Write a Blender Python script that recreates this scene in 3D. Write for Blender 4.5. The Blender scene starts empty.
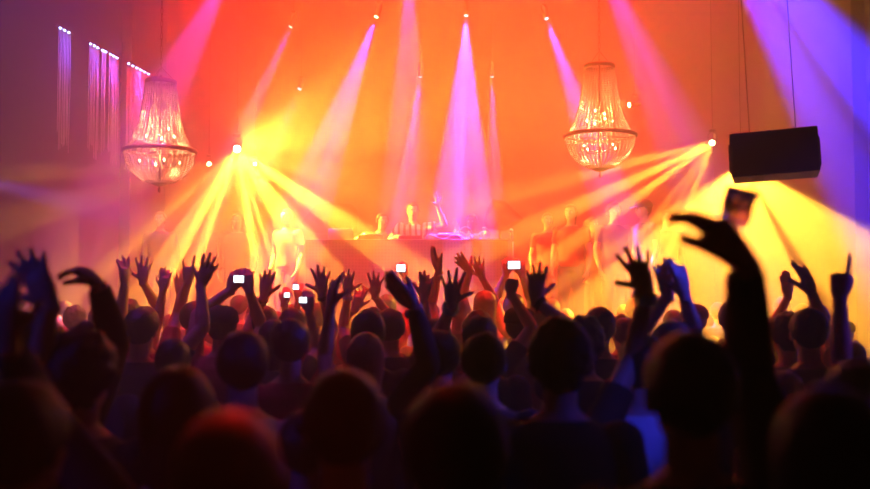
import bpy, bmesh, math, random
from mathutils import Vector, Matrix, Quaternion, noise
random.seed(7)
C = bpy.context.scene.collection
PI = math.pi
F = 900.0
CAM = Vector((0, 0, 1.9))
AL = math.atan(40.5 / F)

def at(px, py, Y):
    """world point seen at photo pixel (px, py) at world depth Y metres from the camera"""
    x = (px - 435) / F
    z = (244.5 - py) / F
    y2 = math.cos(AL) - z * math.sin(AL)
    z2 = math.sin(AL) + z * math.cos(AL)
    k = Y / y2
    return Vector((x * k, Y, CAM.z + z2 * k))

# ------------------------------------------------------------------ materials
def mat(name, color, rough=0.6, metal=0.0, emit=None, estr=0.0, bump=None, spec=0.5, trans=0.0, ior=1.45):
    m = bpy.data.materials.new(name)
    m.use_nodes = True
    nt = m.node_tree
    b = nt.nodes['Principled BSDF']
    b.inputs['Base Color'].default_value = (*color, 1)
    b.inputs['Roughness'].default_value = rough
    b.inputs['Metallic'].default_value = metal
    b.inputs['Specular IOR Level'].default_value = spec
    b.inputs['Transmission Weight'].default_value = trans
    b.inputs['IOR'].default_value = ior
    if emit:
        b.inputs['Emission Color'].default_value = (*emit, 1)
        b.inputs['Emission Strength'].default_value = estr
    if bump or True:
        sc, amt, st = bump or (40, 0.12, 0.05)
        n = nt.nodes.new('ShaderNodeTexNoise')
        n.inputs['Scale'].default_value = sc
        n.inputs['Detail'].default_value = 3
        tc = nt.nodes.new('ShaderNodeTexCoord')
        nt.links.new(tc.outputs['Object'], n.inputs['Vector'])
        mr = nt.nodes.new('ShaderNodeMapRange')
        mr.inputs['To Min'].default_value = 1 - amt
        mr.inputs['To Max'].default_value = 1 + amt
        nt.links.new(n.outputs['Fac'], mr.inputs['Value'])
        mx = nt.nodes.new('ShaderNodeVectorMath')
        mx.operation = 'SCALE'
        mx.inputs[0].default_value = color
        nt.links.new(mr.outputs['Result'], mx.inputs['Scale'])
        nt.links.new(mx.outputs[0], b.inputs['Base Color'])
        bp = nt.nodes.new('ShaderNodeBump')
        bp.inputs['Strength'].default_value = st
        bp.inputs['Distance'].default_value = 0.01
        nt.links.new(n.outputs['Fac'], bp.inputs['Height'])
        nt.links.new(bp.outputs['Normal'], b.inputs['Normal'])
    return m

# ------------------------------------------------------------------ mesh helpers
def obj(name, bm, m=None, parent=None, smooth=True):
    me = bpy.data.meshes.new(name)
    bm.to_mesh(me)
    bm.free()
    if smooth:
        me.polygons.foreach_set('use_smooth', [True] * len(me.polygons))
    if m:
        for q in (m if isinstance(m, (list, tuple)) else [m]):
            me.materials.append(q)
    o = bpy.data.objects.new(name, me)
    C.objects.link(o)
    if parent:
        o.parent = parent
    return o

def tag(o, label=None, cat=None, group=None, kind=None):
    if label: o['label'] = label
    if cat: o['category'] = cat
    if group: o['group'] = group
    if kind: o['kind'] = kind
    return o

def thing(name, label, cat, loc=(0, 0, 0), rot=(0, 0, 0), group=None):
    o = bpy.data.objects.new(name, None)
    o.empty_display_size = 0.1
    C.objects.link(o)
    o.location = loc
    o.rotation_euler = rot
    return tag(o, label, cat, group)

def copy_tree(o, parent=None):
    c = o.copy()
    C.objects.link(c)
    c.parent = parent
    for ch in list(o.children):
        copy_tree(ch, c)
    return c

def box(bm, c, s, bev=0.0, rot=None, seg=2):
    r = bmesh.ops.create_cube(bm, size=1.0)
    vs = r['verts']
    M = Matrix.Translation(c) @ (rot.to_matrix().to_4x4() if rot else Matrix.Identity(4)) @ Matrix.Diagonal((*s, 1))
    bmesh.ops.transform(bm, matrix=M, verts=vs)
    if bev:
        es = list({e for v in vs for e in v.link_edges})
        bmesh.ops.bevel(bm, geom=es, offset=bev, segments=seg, affect='EDGES', profile=0.5)

def tube(bm, pts, rad, n=10, cap=True, sx=1.0, up=None):
    """closed tapered tube through pts; rad = number or list; sx squashes across `up`"""
    pts = [Vector(p) for p in pts]
    if not isinstance(rad, (list, tuple)):
        rad = [rad] * len(pts)
    rings = []
    prev = None
    for i, p in enumerate(pts):
        if i == 0: t = pts[1] - pts[0]
        elif i == len(pts) - 1: t = pts[-1] - pts[-2]
        else: t = (pts[i + 1] - pts[i]).normalized() + (pts[i] - pts[i - 1]).normalized()
        t.normalize()
        if prev is None:
            ref = Vector(up) if up is not None else (Vector((0, 0, 1)) if abs(t.z) < 0.9 else Vector((1, 0, 0)))
        else:
            ref = prev
        u = (ref - t * ref.dot(t)).normalized()
        v = t.cross(u)
        prev = u
        r = rad[i]
        ru, rv = (r if not isinstance(r, tuple) else r[0]), (r if not isinstance(r, tuple) else r[1])
        rings.append([bm.verts.new(p + u * (math.cos(2 * PI * k / n) * ru * sx) + v * (math.sin(2 * PI * k / n) * rv)) for k in range(n)])
    for a, b in zip(rings, rings[1:]):
        for k in range(n):
            bm.faces.new((a[k], a[(k + 1) % n], b[(k + 1) % n], b[k]))
    if cap:
        bm.faces.new(list(reversed(rings[0])))
        bm.faces.new(rings[-1])
    return rings

def capsule(bm, a, b, ra, rb, n=10, up=None):
    """round-ended tapered limb segment"""
    a, b = Vector(a), Vector(b)
    d = (b - a).normalized()
    pts, rs = [], []
    for k in (0.15, 0.5, 0.85):
        pts.append(a - d * ra * math.cos(k * PI / 2)); rs.append(ra * math.sin(k * PI / 2))
    for k in range(5):
        f = k / 4
        pts.append(a.lerp(b, f)); rs.append(ra + (rb - ra) * f)
    for k in (0.85, 0.5, 0.15):
        pts.append(b + d * rb * math.cos(k * PI / 2)); rs.append(rb * math.sin(k * PI / 2))
    tube(bm, pts, rs, n, up=up)

def lathe(bm, prof, n=24, c=(0, 0, 0), cap=False):
    c = Vector(c)
    rings = []
    for r, z in prof:
        rings.append([bm.verts.new(c + Vector((r * math.cos(2 * PI * k / n), r * math.sin(2 * PI * k / n), z))) for k in range(n)])
    for a, b in zip(rings, rings[1:]):
        for k in range(n):
            bm.faces.new((a[k], a[(k + 1) % n], b[(k + 1) % n], b[k]))
    if cap:
        bm.faces.new(list(reversed(rings[0]))); bm.faces.new(rings[-1])
    return rings

def ball(bm, c, r, sub=2, s=(1, 1, 1), rot=None):
    res = bmesh.ops.create_icosphere(bm, subdivisions=sub, radius=1.0)
    M = Matrix.Translation(c) @ (rot.to_matrix().to_4x4() if rot else Matrix.Identity(4)) @ Matrix.Diagonal((r * s[0], r * s[1], r * s[2], 1))
    bmesh.ops.transform(bm, matrix=M, verts=res['verts'])

# ------------------------------------------------------------------ render settings / camera
S = bpy.context.scene
S.view_settings.view_transform = 'Standard'
S.view_settings.look = 'None'
S.view_settings.gamma = 1
S.view_settings.use_curve_mapping = False
S.view_settings.exposure = 0.0
S.cycles.use_denoising = True
S.cycles.max_bounces = 14
S.cycles.diffuse_bounces = 2
S.cycles.glossy_bounces = 2
S.cycles.transmission_bounces = 14
S.cycles.transparent_max_bounces = 14
S.cycles.volume_bounces = 0
S.cycles.use_light_tree = True
S.cycles.sample_clamp_indirect = 3
S.cycles.sample_clamp_direct = 0

w = bpy.data.worlds.new('World'); S.world = w; w.use_nodes = True
w.node_tree.nodes['Background'].inputs[0].default_value = (0.0006, 0.0008, 0.0012, 1)
w.node_tree.nodes['Background'].inputs[1].default_value = 1.0

cd = bpy.data.cameras.new('camera')
cd.sensor_width = 36
cd.lens = 36 * F / 870
cd.clip_start = 0.05
cd.dof.use_dof = True
cd.dof.focus_distance = 9.0
cd.dof.aperture_fstop = 1.35
cam = bpy.data.objects.new('camera', cd)
C.objects.link(cam)
cam.location = CAM
cam.rotation_euler = (PI / 2 + AL, 0, 0)
S.camera = cam

# ------------------------------------------------------------------ lights
def look(o, target, roll=0.0):
    d = (Vector(target) - o.location).normalized()
    q = d.to_track_quat('-Z', 'Y')
    o.rotation_euler = (q @ Quaternion((0, 0, 1), roll)).to_euler()

def spot(name, loc, target, color, power, deg, blend=0.2, size=0.03, gobo=None, roll=0.0, sector=None, centre_mask=None):
    """a spot light, for stage lamps and added light; gobo = (number of streaks scale, contrast low, contrast high, seed) is the pattern wheel in the lamp"""
    l = bpy.data.lights.new(name, 'SPOT')
    l.energy = power
    l.color = color
    l.spot_size = math.radians(deg)
    l.spot_blend = blend
    l.shadow_soft_size = size
    o = bpy.data.objects.new(name, l)
    C.objects.link(o)
    o.location = loc
    look(o, target, roll)
    if gobo:
        mode, sc, lo, hi, seed = gobo
        l.use_nodes = True
        nt = l.node_tree
        em = nt.nodes['Emission']
        tc = nt.nodes.new('ShaderNodeTexCoord')
        mp = nt.nodes.new('ShaderNodeVectorMath'); mp.operation = 'MULTIPLY'
        mp.inputs[1].default_value = (1, 1, 0) if mode == 'ray' else (1, 1, 1)
        nt.links.new(tc.outputs['Normal'], mp.inputs[0])
        src = mp.outputs[0]
        if mode == 'ray':
            nm = nt.nodes.new('ShaderNodeVectorMath'); nm.operation = 'NORMALIZE'
            nt.links.new(src, nm.inputs[0]); src = nm.outputs[0]
        ad = nt.nodes.new('ShaderNodeVectorMath'); ad.operation = 'ADD'
        ad.inputs[1].default_value = (seed * 3.17, seed * 1.3, seed * 2.1)
        nt.links.new(src, ad.inputs[0])
        nz = nt.nodes.new('ShaderNodeTexNoise')
        nz.inputs['Scale'].default_value = sc
        nz.inputs['Detail'].default_value = 1.5
        nt.links.new(ad.outputs[0], nz.inputs['Vector'])
        mr = nt.nodes.new('ShaderNodeMapRange')
        mr.interpolation_type = 'SMOOTHSTEP'
        mr.inputs['From Min'].default_value = lo
        mr.inputs['From Max'].default_value = hi
        mr.inputs['To Min'].default_value = 0.03
        mr.inputs['To Max'].default_value = 1.0
        nt.links.new(nz.outputs['Fac'], mr.inputs['Value'])
        out = mr.outputs['Result']
        if sector:                                     # shutter blades: (direction, half width, softness) in degrees
            a, hw, sf = (math.radians(q) for q in sector)
            dt = nt.nodes.new('ShaderNodeVectorMath'); dt.operation = 'DOT_PRODUCT'
            dt.inputs[1].default_value = (-math.cos(a), math.sin(a), 0)
            nt.links.new(src, dt.inputs[0])
            m2 = nt.nodes.new('ShaderNodeMapRange'); m2.interpolation_type = 'SMOOTHSTEP'
            m2.inputs['From Min'].default_value = math.cos(min(PI, hw + sf))
            m2.inputs['From Max'].default_value = math.cos(max(0, hw - sf))
            m2.inputs['To Min'].default_value = 0.0
            m2.inputs['To Max'].default_value = 1.0
            nt.links.new(dt.outputs['Value'], m2.inputs['Value'])
            ml = nt.nodes.new('ShaderNodeMath'); ml.operation = 'MULTIPLY'
            nt.links.new(out, ml.inputs[0]); nt.links.new(m2.outputs['Result'], ml.inputs[1])
            out = ml.outputs[0]
        if centre_mask:                                       # added mask keeping the beam off the near crowd: dark inside iris[0], full beyond iris[1] degrees
            sp = nt.nodes.new('ShaderNodeVectorMath'); sp.operation = 'LENGTH'
            nt.links.new(mp.outputs[0], sp.inputs[0])
            m3 = nt.nodes.new('ShaderNodeMapRange'); m3.interpolation_type = 'SMOOTHSTEP'
            m3.inputs['From Min'].default_value = math.sin(math.radians(centre_mask[0]))
            m3.inputs['From Max'].default_value = math.sin(math.radians(centre_mask[1]))
            m3.inputs['To Min'].default_value = centre_mask[2]
            nt.links.new(sp.outputs['Value'], m3.inputs['Value'])
            ml = nt.nodes.new('ShaderNodeMath'); ml.operation = 'MULTIPLY'
            nt.links.new(out, ml.inputs[0]); nt.links.new(m3.outputs['Result'], ml.inputs[1])
            out = ml.outputs[0]
        nt.links.new(out, em.inputs['Strength'])
    return o
# ------------------------------------------------------------------ haze: the air of the whole club
YEL = (1.0, 0.44, 0.03)
ORG = (1.0, 0.16, 0.02)
RED = (1.0, 0.020, 0.010)
MAG = (0.75, 0.05, 0.75)
PUR = (0.32, 0.055, 1.0)
BLU = (0.03, 0.04, 1.0)
wn = w.node_tree
vs_ = wn.nodes.new('ShaderNodeVolumeScatter')
vs_.inputs['Color'].default_value = (1, 1, 1, 1)
vs_.inputs['Density'].default_value = 0.06
vs_.inputs['Anisotropy'].default_value = 0.35
wn.links.new(vs_.outputs[0], wn.nodes['World Output'].inputs['Volume'])

def area(name, loc, target, color, power, sx, sy, spread=180):
    l = bpy.data.lights.new(name, 'AREA')
    l.shape = 'RECTANGLE'; l.size = sx; l.size_y = sy
    l.energy = power; l.color = color; l.spread = math.radians(spread)
    o = bpy.data.objects.new(name, l); C.objects.link(o)
    o.location = loc
    look(o, target)
    return o

# yellow lamps, their pattern wheels and shutters facing the dance floor
def fwd(p, tgt, k=.05): return p + (Vector(tgt) - p).normalized() * k
yd = 12.3
YA, YB, YC = at(237, 149, yd), at(209, 164, yd), at(255, 164, 12.6)
YR, YS, YT = at(712, 143, 10.5), at(742, 164, 9.5), at(628, 105, 12.5)
g1 = (-1.2, 3, 1.5)
YL = 'yellow_lamp_light'
g1 = (-.1, .4, 1.8)
g2 = (.1, .4, 1.8)
spot(YL, fwd(YA, g1), g1, YEL, 15000, 170, 0.3, gobo=('ray', 8.5, 0.42, 0.58, 1), sector=(-72, 60, 10), centre_mask=(20, 48, .0))
spot(YL, fwd(YA, g1), g1, ORG, 1000, 170, 0.3, gobo=('ray', 7, 0.3, 0.60, 8), sector=(60, 60, 30), centre_mask=(14, 60, .0))
spot(YL, fwd(YA, g1), at(330, 115, 11.2), YEL, 4500, 42, 0.7, gobo=('ray', 1.2, 0.1, 0.4, 5))
spot(YL, fwd(YA, g1), g1, (1, .24, .02), 1600, 170, 0.3, gobo=('ray', 3.0, 0.15, 0.60, 11), sector=(-60, 62, 28), centre_mask=(22, 60, .0))  # added soft spot, fills the glow between this lamp's rays
spot(YL, fwd(YA, g1), g1, YEL, 2500, 170, 0.3, gobo=('ray', 3.0, 0.15, 0.60, 21), sector=(-8, 22, 26), centre_mask=(28, 65, .0))  # added soft spot, widens the yellow core to the right
spot(YL, fwd(YA, g1), g1, YEL, 13000, 178, 0.1, .05, gobo=('ray', 3.0, 0.0, 0.50, 31), sector=(-30, 100, 40), centre_mask=(60, 89, .0))  # added side spill standing in for the glare around this lamp
spot(YL, fwd(YB, g1), g1, YEL, 550, 170, 0.5, gobo=('ray', 6.0, 0.42, 0.6, 2), sector=(208, 24, 10), centre_mask=(14, 40, .0))
spot(YL, fwd(YR, g2), g2, YEL, 5600, 170, 0.3, gobo=('ray', 9, 0.44, 0.58, 3), sector=(224, 34, 5), centre_mask=(20, 44, .0))
spot(YL, fwd(YS, g2), g2, YEL, 8500, 170, 0.3, gobo=('ray', 6, 0.30, 0.50, 4), sector=(-88, 60, 4), centre_mask=(18, 40, .0))
spot(YL, fwd(YT, at(590, 110, 11.2)), at(590, 110, 11.2), YEL, 400, 22, 0.5)
# purple lamps hung over the stage
PLAMPS = [
    (290, 28, 12.0, 262, 90, 12.1, 12, 4500, 'narrow violet beam lamp, leftmost of the upper row'),
    (376, 18, 12.0, 338, 120, 11.6, 15, 9000, 'violet beam lamp pointing down left, upper row, left of centre'),
    (466, 17, 12.0, 463, 150, 11.8, 20, 20000, 'violet lamp with the widest beam, straight above the booth'),
    (547, 20, 12.0, 580, 110, 11.6, 15, 9000, 'violet beam lamp pointing down right, upper row, right of centre'),
    (420, 78, 13.6, 410, 160, 13.8, 13, 9000, 'violet beam lamp, lower row, above the disc jockey'),
    (492, 78, 13.6, 494, 160, 13.8, 11, 8000, 'violet beam lamp, lower row, right of the widest beam'),
    (299, 90, 13.6, 284, 125, 13.3, 9, 2000, 'small violet beam lamp, lower row, above the yellow glare')]
for (ax, ay, d, bx, by, bd, deg, p, lab) in PLAMPS:
    p *= 2.3
    spot('purple_lamp_light', fwd(at(ax, ay, d), at(bx, by, bd)), at(bx, by, bd), PUR, p * 1.1, deg, 0.35, gobo=('ray', 4.5, 0.40, 0.58, ax))
# beams entering from above the frame
for (ax, ay, d, bx, by, bd, deg, p, col, sd) in [
        (235, -40, 9.5, 152, 120, 9.4, 19, 9000, MAG, 1), (410, -50, 9.5, 408, 180, 9.5, 15, 9000, MAG, 2),
        (590, -60, 9.5, 690, 160, 9.8, 17, 12000, (.15, .03, 1.0), 3), (700, -110, 8.0, 895, 170, 7.4, 26, 42000, (0.010, 0.012, 1.0), 4)]:
    spot('overhead_lamp_light', at(ax, ay, d), at(bx, by, bd), col, p * (2.2 if col[2] > .9 and col[0] < .1 else 1.6), deg, 0.5, gobo=('ray', 5.0, 0.42, 0.6, sd + 7))
spot('blue_lamp_light', (-4.5, 8.0, 2.95), (-1.5, 8.0, 2.2), (.08, .05, 1), 2200, 11, .8)
# unseen red, amber and violet washes, added to tint the haze and crowd
area('red_wash_light', (0.4, 12.6, 6.75), (0.4, 13.0, 0), RED, 3300, 4.0, 3, 90)
area('red_wash_light', (-2.6, 12.8, 6.75), (-2.6, 13.0, 0), RED, 800, 2, 2, 90)
area('red_wash_light', (3.6, 12.5, 6.75), (3.6, 13.0, 0), (1, .02,  .10), 200, 2, 3, 110)
area('amber_wash_light', (-0.6, 15.3, 3.0), (0.0, 12, 3.6), (1, .07, .015), 160, 4, 1)
area('violet_wash_light', (-3.8, 9.0, 6.7), (-3.9, 11, 2.0), (0.35, 0.04, 0.6), 130, 1.5, 3, 90)
area('red_wash_light', (0.0, 8.6, 6.75), (0.0, 8.6, 0), RED, 650, 6, 1.5, 70)
area('violet_wash_light', (-2.6, 5.2, 6.75), (-2.6, 5.2, 0), (.30, .05, .9), 22, 1.5, 1.5, 60)
# unseen narrow spots added to put blue, violet and red light on the crowd
def aim(src, px, py, d, col, p, deg):
    spot('added_crowd_light', src, at(px, py, d), col, p, deg, .6, .05)
aim((4.6, 3.2, 4.6), 675, 300, 3.6, BLU, 1500, 8)
aim((2.6, -.6, 4.4), 642, 402, 3.1, BLU, 700, 5)
aim((4.6, 2.4, 4.4), 845, 310, 3.3, (.10, .03, 1), 450, 8)
aim((4.6, 1.2, 4.6), 765, 320, 2.6, BLU, 250, 6)
aim((4.6, 3.6, 4.6), 405, 305, 3.7, BLU, 900, 6)
aim((4.6, 5.0, 4.4), 325, 315, 4.2, BLU, 800, 4)
aim((-4.6, 0.8, 4.2), 55, 320, 2.5, BLU, 130, 10)
aim((-4.6, 0.4, 4.2), 20, 350, 2.0, BLU, 100, 8)
aim((3.2, 1.0, 5.2), 245, 345, 3.1, BLU, 350, 4)
aim((4.6, 5.2, 4.6), 540, 290, 4.3, (.3, .05, .8), 400, 5)
aim((-.3, 6.5, 6.5), 228, 405, 1.3, RED, 900, 6)
# ------------------------------------------------------------------ people
SKIN = [mat('skin_fair', (0.62, 0.36, 0.26), 0.5), mat('skin_tan', (0.45, 0.25, 0.16), 0.5), mat('skin_brown', (0.26, 0.13, 0.08), 0.5)]
HAIR = {'black': mat('hair_black', (0.012, 0.010, 0.010), 0.55, bump=(60, .3, .5)), 'brown': mat('hair_brown', (0.05, 0.025, 0.012), 0.5, bump=(60, .3, .5)),
        'fair': mat('hair_fair', (0.28, 0.16, 0.06), 0.5, bump=(60, .3, .5))}
CLOTH = {'black': mat('cloth_black', (0.012, 0.012, 0.014), 0.85, bump=(90, .2, .3)), 'grey': mat('cloth_grey', (0.09, 0.09, 0.10), 0.85, bump=(90, .2, .3)),
         'white': mat('cloth_white', (0.72, 0.72, 0.72), 0.8, bump=(90, .1, .3)), 'red': mat('cloth_red', (0.35, 0.03, 0.03), 0.8, bump=(90, .2, .3)),
         'navy': mat('cloth_navy', (0.02, 0.03, 0.10), 0.85, bump=(90, .2, .3)), 'denim': mat('denim', (0.04, 0.06, 0.12), 0.85, bump=(120, .2, .4))}
BLACKP = mat('black_plastic', (0.015, 0.015, 0.015), 0.35)
STEEL = mat('brushed_steel', (0.6, 0.6, 0.6), 0.3, 1.0)
EYE = mat('eye_white', (0.8, 0.8, 0.8), 0.2)
LIP = mat('lip', (0.4, 0.14, 0.12), 0.5)

def voxel(bm, size, smooth=2, fac=0.5):
    me = bpy.data.meshes.new('tmp'); bm.to_mesh(me); bm.free()
    o = bpy.data.objects.new('tmp', me); C.objects.link(o)
    r = o.modifiers.new('r', 'REMESH'); r.mode = 'VOXEL'; r.voxel_size = size
    if smooth:
        s = o.modifiers.new('s', 'SMOOTH'); s.iterations = smooth; s.factor = fac
    dg = bpy.context.evaluated_depsgraph_get()
    out = bpy.data.meshes.new_from_object(o.evaluated_get(dg))
    bpy.data.objects.remove(o); bpy.data.meshes.remove(me)
    out.polygons.foreach_set('use_smooth', [True] * len(out.polygons))
    return out

def link(name, me, m, parent):
    me.name = name
    me.materials.clear()
    me.materials.append(m)
    o = bpy.data.objects.new(name, me); C.objects.link(o)
    if parent: o.parent = parent
    return o

POSES = {'fold': (3, (66, 74, 80, 86), 24, 22),  # spread (deg), curl of index, middle, ring, little (deg), thumb away (deg), thumb curl
    'open': (11, (8, 6, 8, 10), 48, 5), 'wide': (17, (4, 4, 6, 8), 62, 0), 'together': (3, (14, 14, 16, 18), 22, 10),
    'relaxed': (6, (45, 52, 58, 60), 25, 25), 'fist': (1, (225, 230, 235, 235), 15, 70), 'point': (3, (4, 225, 230, 235), 15, 75),
    'claw': (9, (84, 96, 84, 50), 42, 35), 'grip': (5, (95, 100, 105, 110), 30, 40), 'horns': (7, (6, 220, 225, 6), 15, 80),
    'pinch': (5, (38, 60, 70, 80), 30, 20), 'half': (9, (20, 38, 60, 30), 40, 15), 'cup': (6, (70, 78, 84, 88), 35, 35)}

def hand(bm, wrist, fdir, palm, side, pose, s=1.0):
    """palm and five fingers; side +1 right, -1 left"""
    Z = Vector(fdir).normalized()
    Y = Vector(palm); Y = (Y - Z * Y.dot(Z)).normalized()
    X = Y.cross(Z)
    th = -X if side > 0 else X                 # towards the thumb
    spread, curls, tout, tcurl = POSES[pose]
    W = Vector(wrist)
    def rot(v, ax, deg): return Quaternion(ax, math.radians(deg)) @ v
    # palm: flattened tube, wider towards the knuckles
    pts = [W - Z * .03 * s, W, W + Z * .025 * s, W + Z * .06 * s, W + Z * .088 * s, W + Z * .1 * s]
    rr = [(.022, .029), (.021, .030), (.022, .038), (.020, .044), (.016, .043), (.010, .036)]
    tube(bm, pts, [(a * s, b * s) for a, b in rr], 14, up=Y)
    capsule(bm, W + (Z * .02 + th * .02 + Y * .008) * s, W + (Z * .055 + th * .034 + Y * .010) * s, .019 * s, .014 * s, 10)  # thumb mount
    lens = ((.044, .026, .022), (.049, .030, .023), (.045, .027, .022), (.035, .021, .020))
    offs = (.030, .0105, -.0095, -.0285)
    base = (.090, .095, .091, .082)
    rad = (.0118, .0120, .0114, .0102)
    for k in range(4):
        p = W + (Z * (base[k] - .012) + th * offs[k]) * s
        a = (1.5 - k) * spread * .8
        ax = Z.cross(th).normalized()          # rotates Z towards the thumb
        d = rot(Z, ax, a)
        lat = rot(th, ax, a)
        cax = d.cross(Y).normalized()          # rotates d towards the palm
        c = curls[k]
        ang = (c * .38, c * .36, c * .26)
        cur = d
        q = p
        chain, rs = [p - d * .012 * s, p], [rad[k] * s * 1.02, rad[k] * s * 1.08]
        for j in range(3):
            cur = rot(cur, cax, ang[j])
            L = lens[k][j] + (.012 if j == 0 else 0)
            for f in ((.5, 1.0) if j < 2 else (.55, .85, 1.0)):
                chain.append(q + cur * L * f * s)
                r_ = rad[k] * (1.0 - .07 * j - (.04 if f > .5 else 0.02)) * (1.03 if (j < 2 and f == 1.0) else 1)
                if j == 2 and f == 1.0: r_ *= .62
                rs.append(r_ * s)
            q = q + cur * L * s
        tube(bm, chain, rs, 8)
    ax = Z.cross(th).normalized()
    d = rot(Z, ax, tout)
    d = (d + Y * .28).normalized()
    q = W + (Z * .03 + th * .030 + Y * .008) * s
    cax = d.cross((Y - th * .6).normalized()).normalized()
    chain, rs = [q], [.0155 * s]
    cur = d
    for j, (L, r0) in enumerate(((.040, .0148), (.031, .0134), (.026, .0118))):
        cur = rot(cur, cax, tcurl * (0.15, .45, .4)[j])
        chain += [q + cur * L * .5 * s, q + cur * L * s]
        rs += [r0 * s, (r0 if j < 2 else r0 * .65) * s]
        q = q + cur * L * s
    tube(bm, chain, rs, 8)

def ik(sh, wr, l1, l2, pole):
    d = wr - sh
    L = d.length
    m = (l1 + l2) * .985
    if L > m:
        wr = sh + d.normalized() * m; d = wr - sh; L = m
    a = (l1 * l1 - l2 * l2 + L * L) / (2 * L)
    h = math.sqrt(max(l1 * l1 - a * a, 0.0001))
    n = d.normalized()
    p = Vector(pole); p = (p - n * p.dot(n)).normalized()
    return sh + n * a + p * h, wr

def head_bm(bm, c, k, q):
    """head centred at c, scale k, q = rotation; faces local +Y"""
    def P(x, y, z): return c + q @ (Vector((x, y, z)) * k)
    ball(bm, P(0, -.012, .022), k, 3, (.077, .096, .092), q)
    ball(bm, P(0, .018, -.035), k, 3, (.060, .072, .080), q)
    ball(bm, P(0, .045, -.078), k, 2, (.034, .036, .030), q)      # chin
    ball(bm, P(0, .066, .028), k, 2, (.056, .026, .018), q)      # brow
    for sx in (-1, 1):
        ball(bm, P(sx * .036, .056, -.018), k, 2, (.024, .026, .024), q)   # cheek
        ball(bm, P(sx * .079, -.004, -.008), k, 2, (.010, .020, .034), q @ Quaternion((0, 0, 1), -sx * .35))   # ear
    tube(bm, [P(0, .082, .018), P(0, .098, -.008), P(0, .106, -.022), P(0, .088, -.034)], [.009 * k, .012 * k, .0155 * k, .009 * k], 8)
    ball(bm, P(0, .080, -.052), k, 2, (.024, .013, .011), q)      # lips

def hair_mesh(style, k, seed):
    bm = bmesh.new()
    bmesh.ops.create_icosphere(bm, subdivisions=4, radius=1.0)
    for v in bm.verts:
        n = v.co.copy()
        v.co = Vector((n.x * .090, n.y * .108 - .014, n.z * .104 + .022))
    long = style in ('long', 'pony')
    def gone(v):
        x, y, z = v.co
        line = .075 if y > .05 else (.03 if y > .02 else (-.035 if y > -.03 else -.085))
        if style == 'long' and y <= .035: line = -.2
        return z < line
    bmesh.ops.delete(bm, geom=[v for v in bm.verts if gone(v)], context='VERTS')
    for v in bm.verts:
        x, y, z = v.co
        if style == 'long' and z < 0:
            t = min(1, -z / .08)
            v.co.z = z * (1 + 2.6 * t)
            v.co.x *= 1 + .25 * t
            if y > -.03: v.co.y = y * .6
        am = .016 if style == 'curly' else .005
        nn = noise.noise(Vector((v.co.x, v.co.y, v.co.z)) * (38 if style == 'curly' else 22) + Vector((seed, 0, 0)))
        gr = 1.10 if style == 'curly' else 1.0
        d = (v.co - Vector((0, -.014, .02)))
        v.co += d.normalized() * nn * am + d * (gr - 1)
    r = bmesh.ops.solidify(bm, geom=bm.faces[:], thickness=.010)
    if style == 'pony' or style == 'bun':
        if style == 'bun':
            ball(bm, Vector((0, -.10, .095)), .042, 3)
        else:
            tube(bm, [(0, -.10, .06), (0, -.15, .06), (0, -.165, 0), (0, -.15, -.09), (0, -.14, -.16)], [.018, .026, .03, .024, .006], 10)
    for v in bm.verts: v.co *= k
    me = bpy.data.meshes.new('hair'); bm.to_mesh(me); bm.free()
    me.polygons.foreach_set('use_smooth', [True] * len(me.polygons))
    return me

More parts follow.
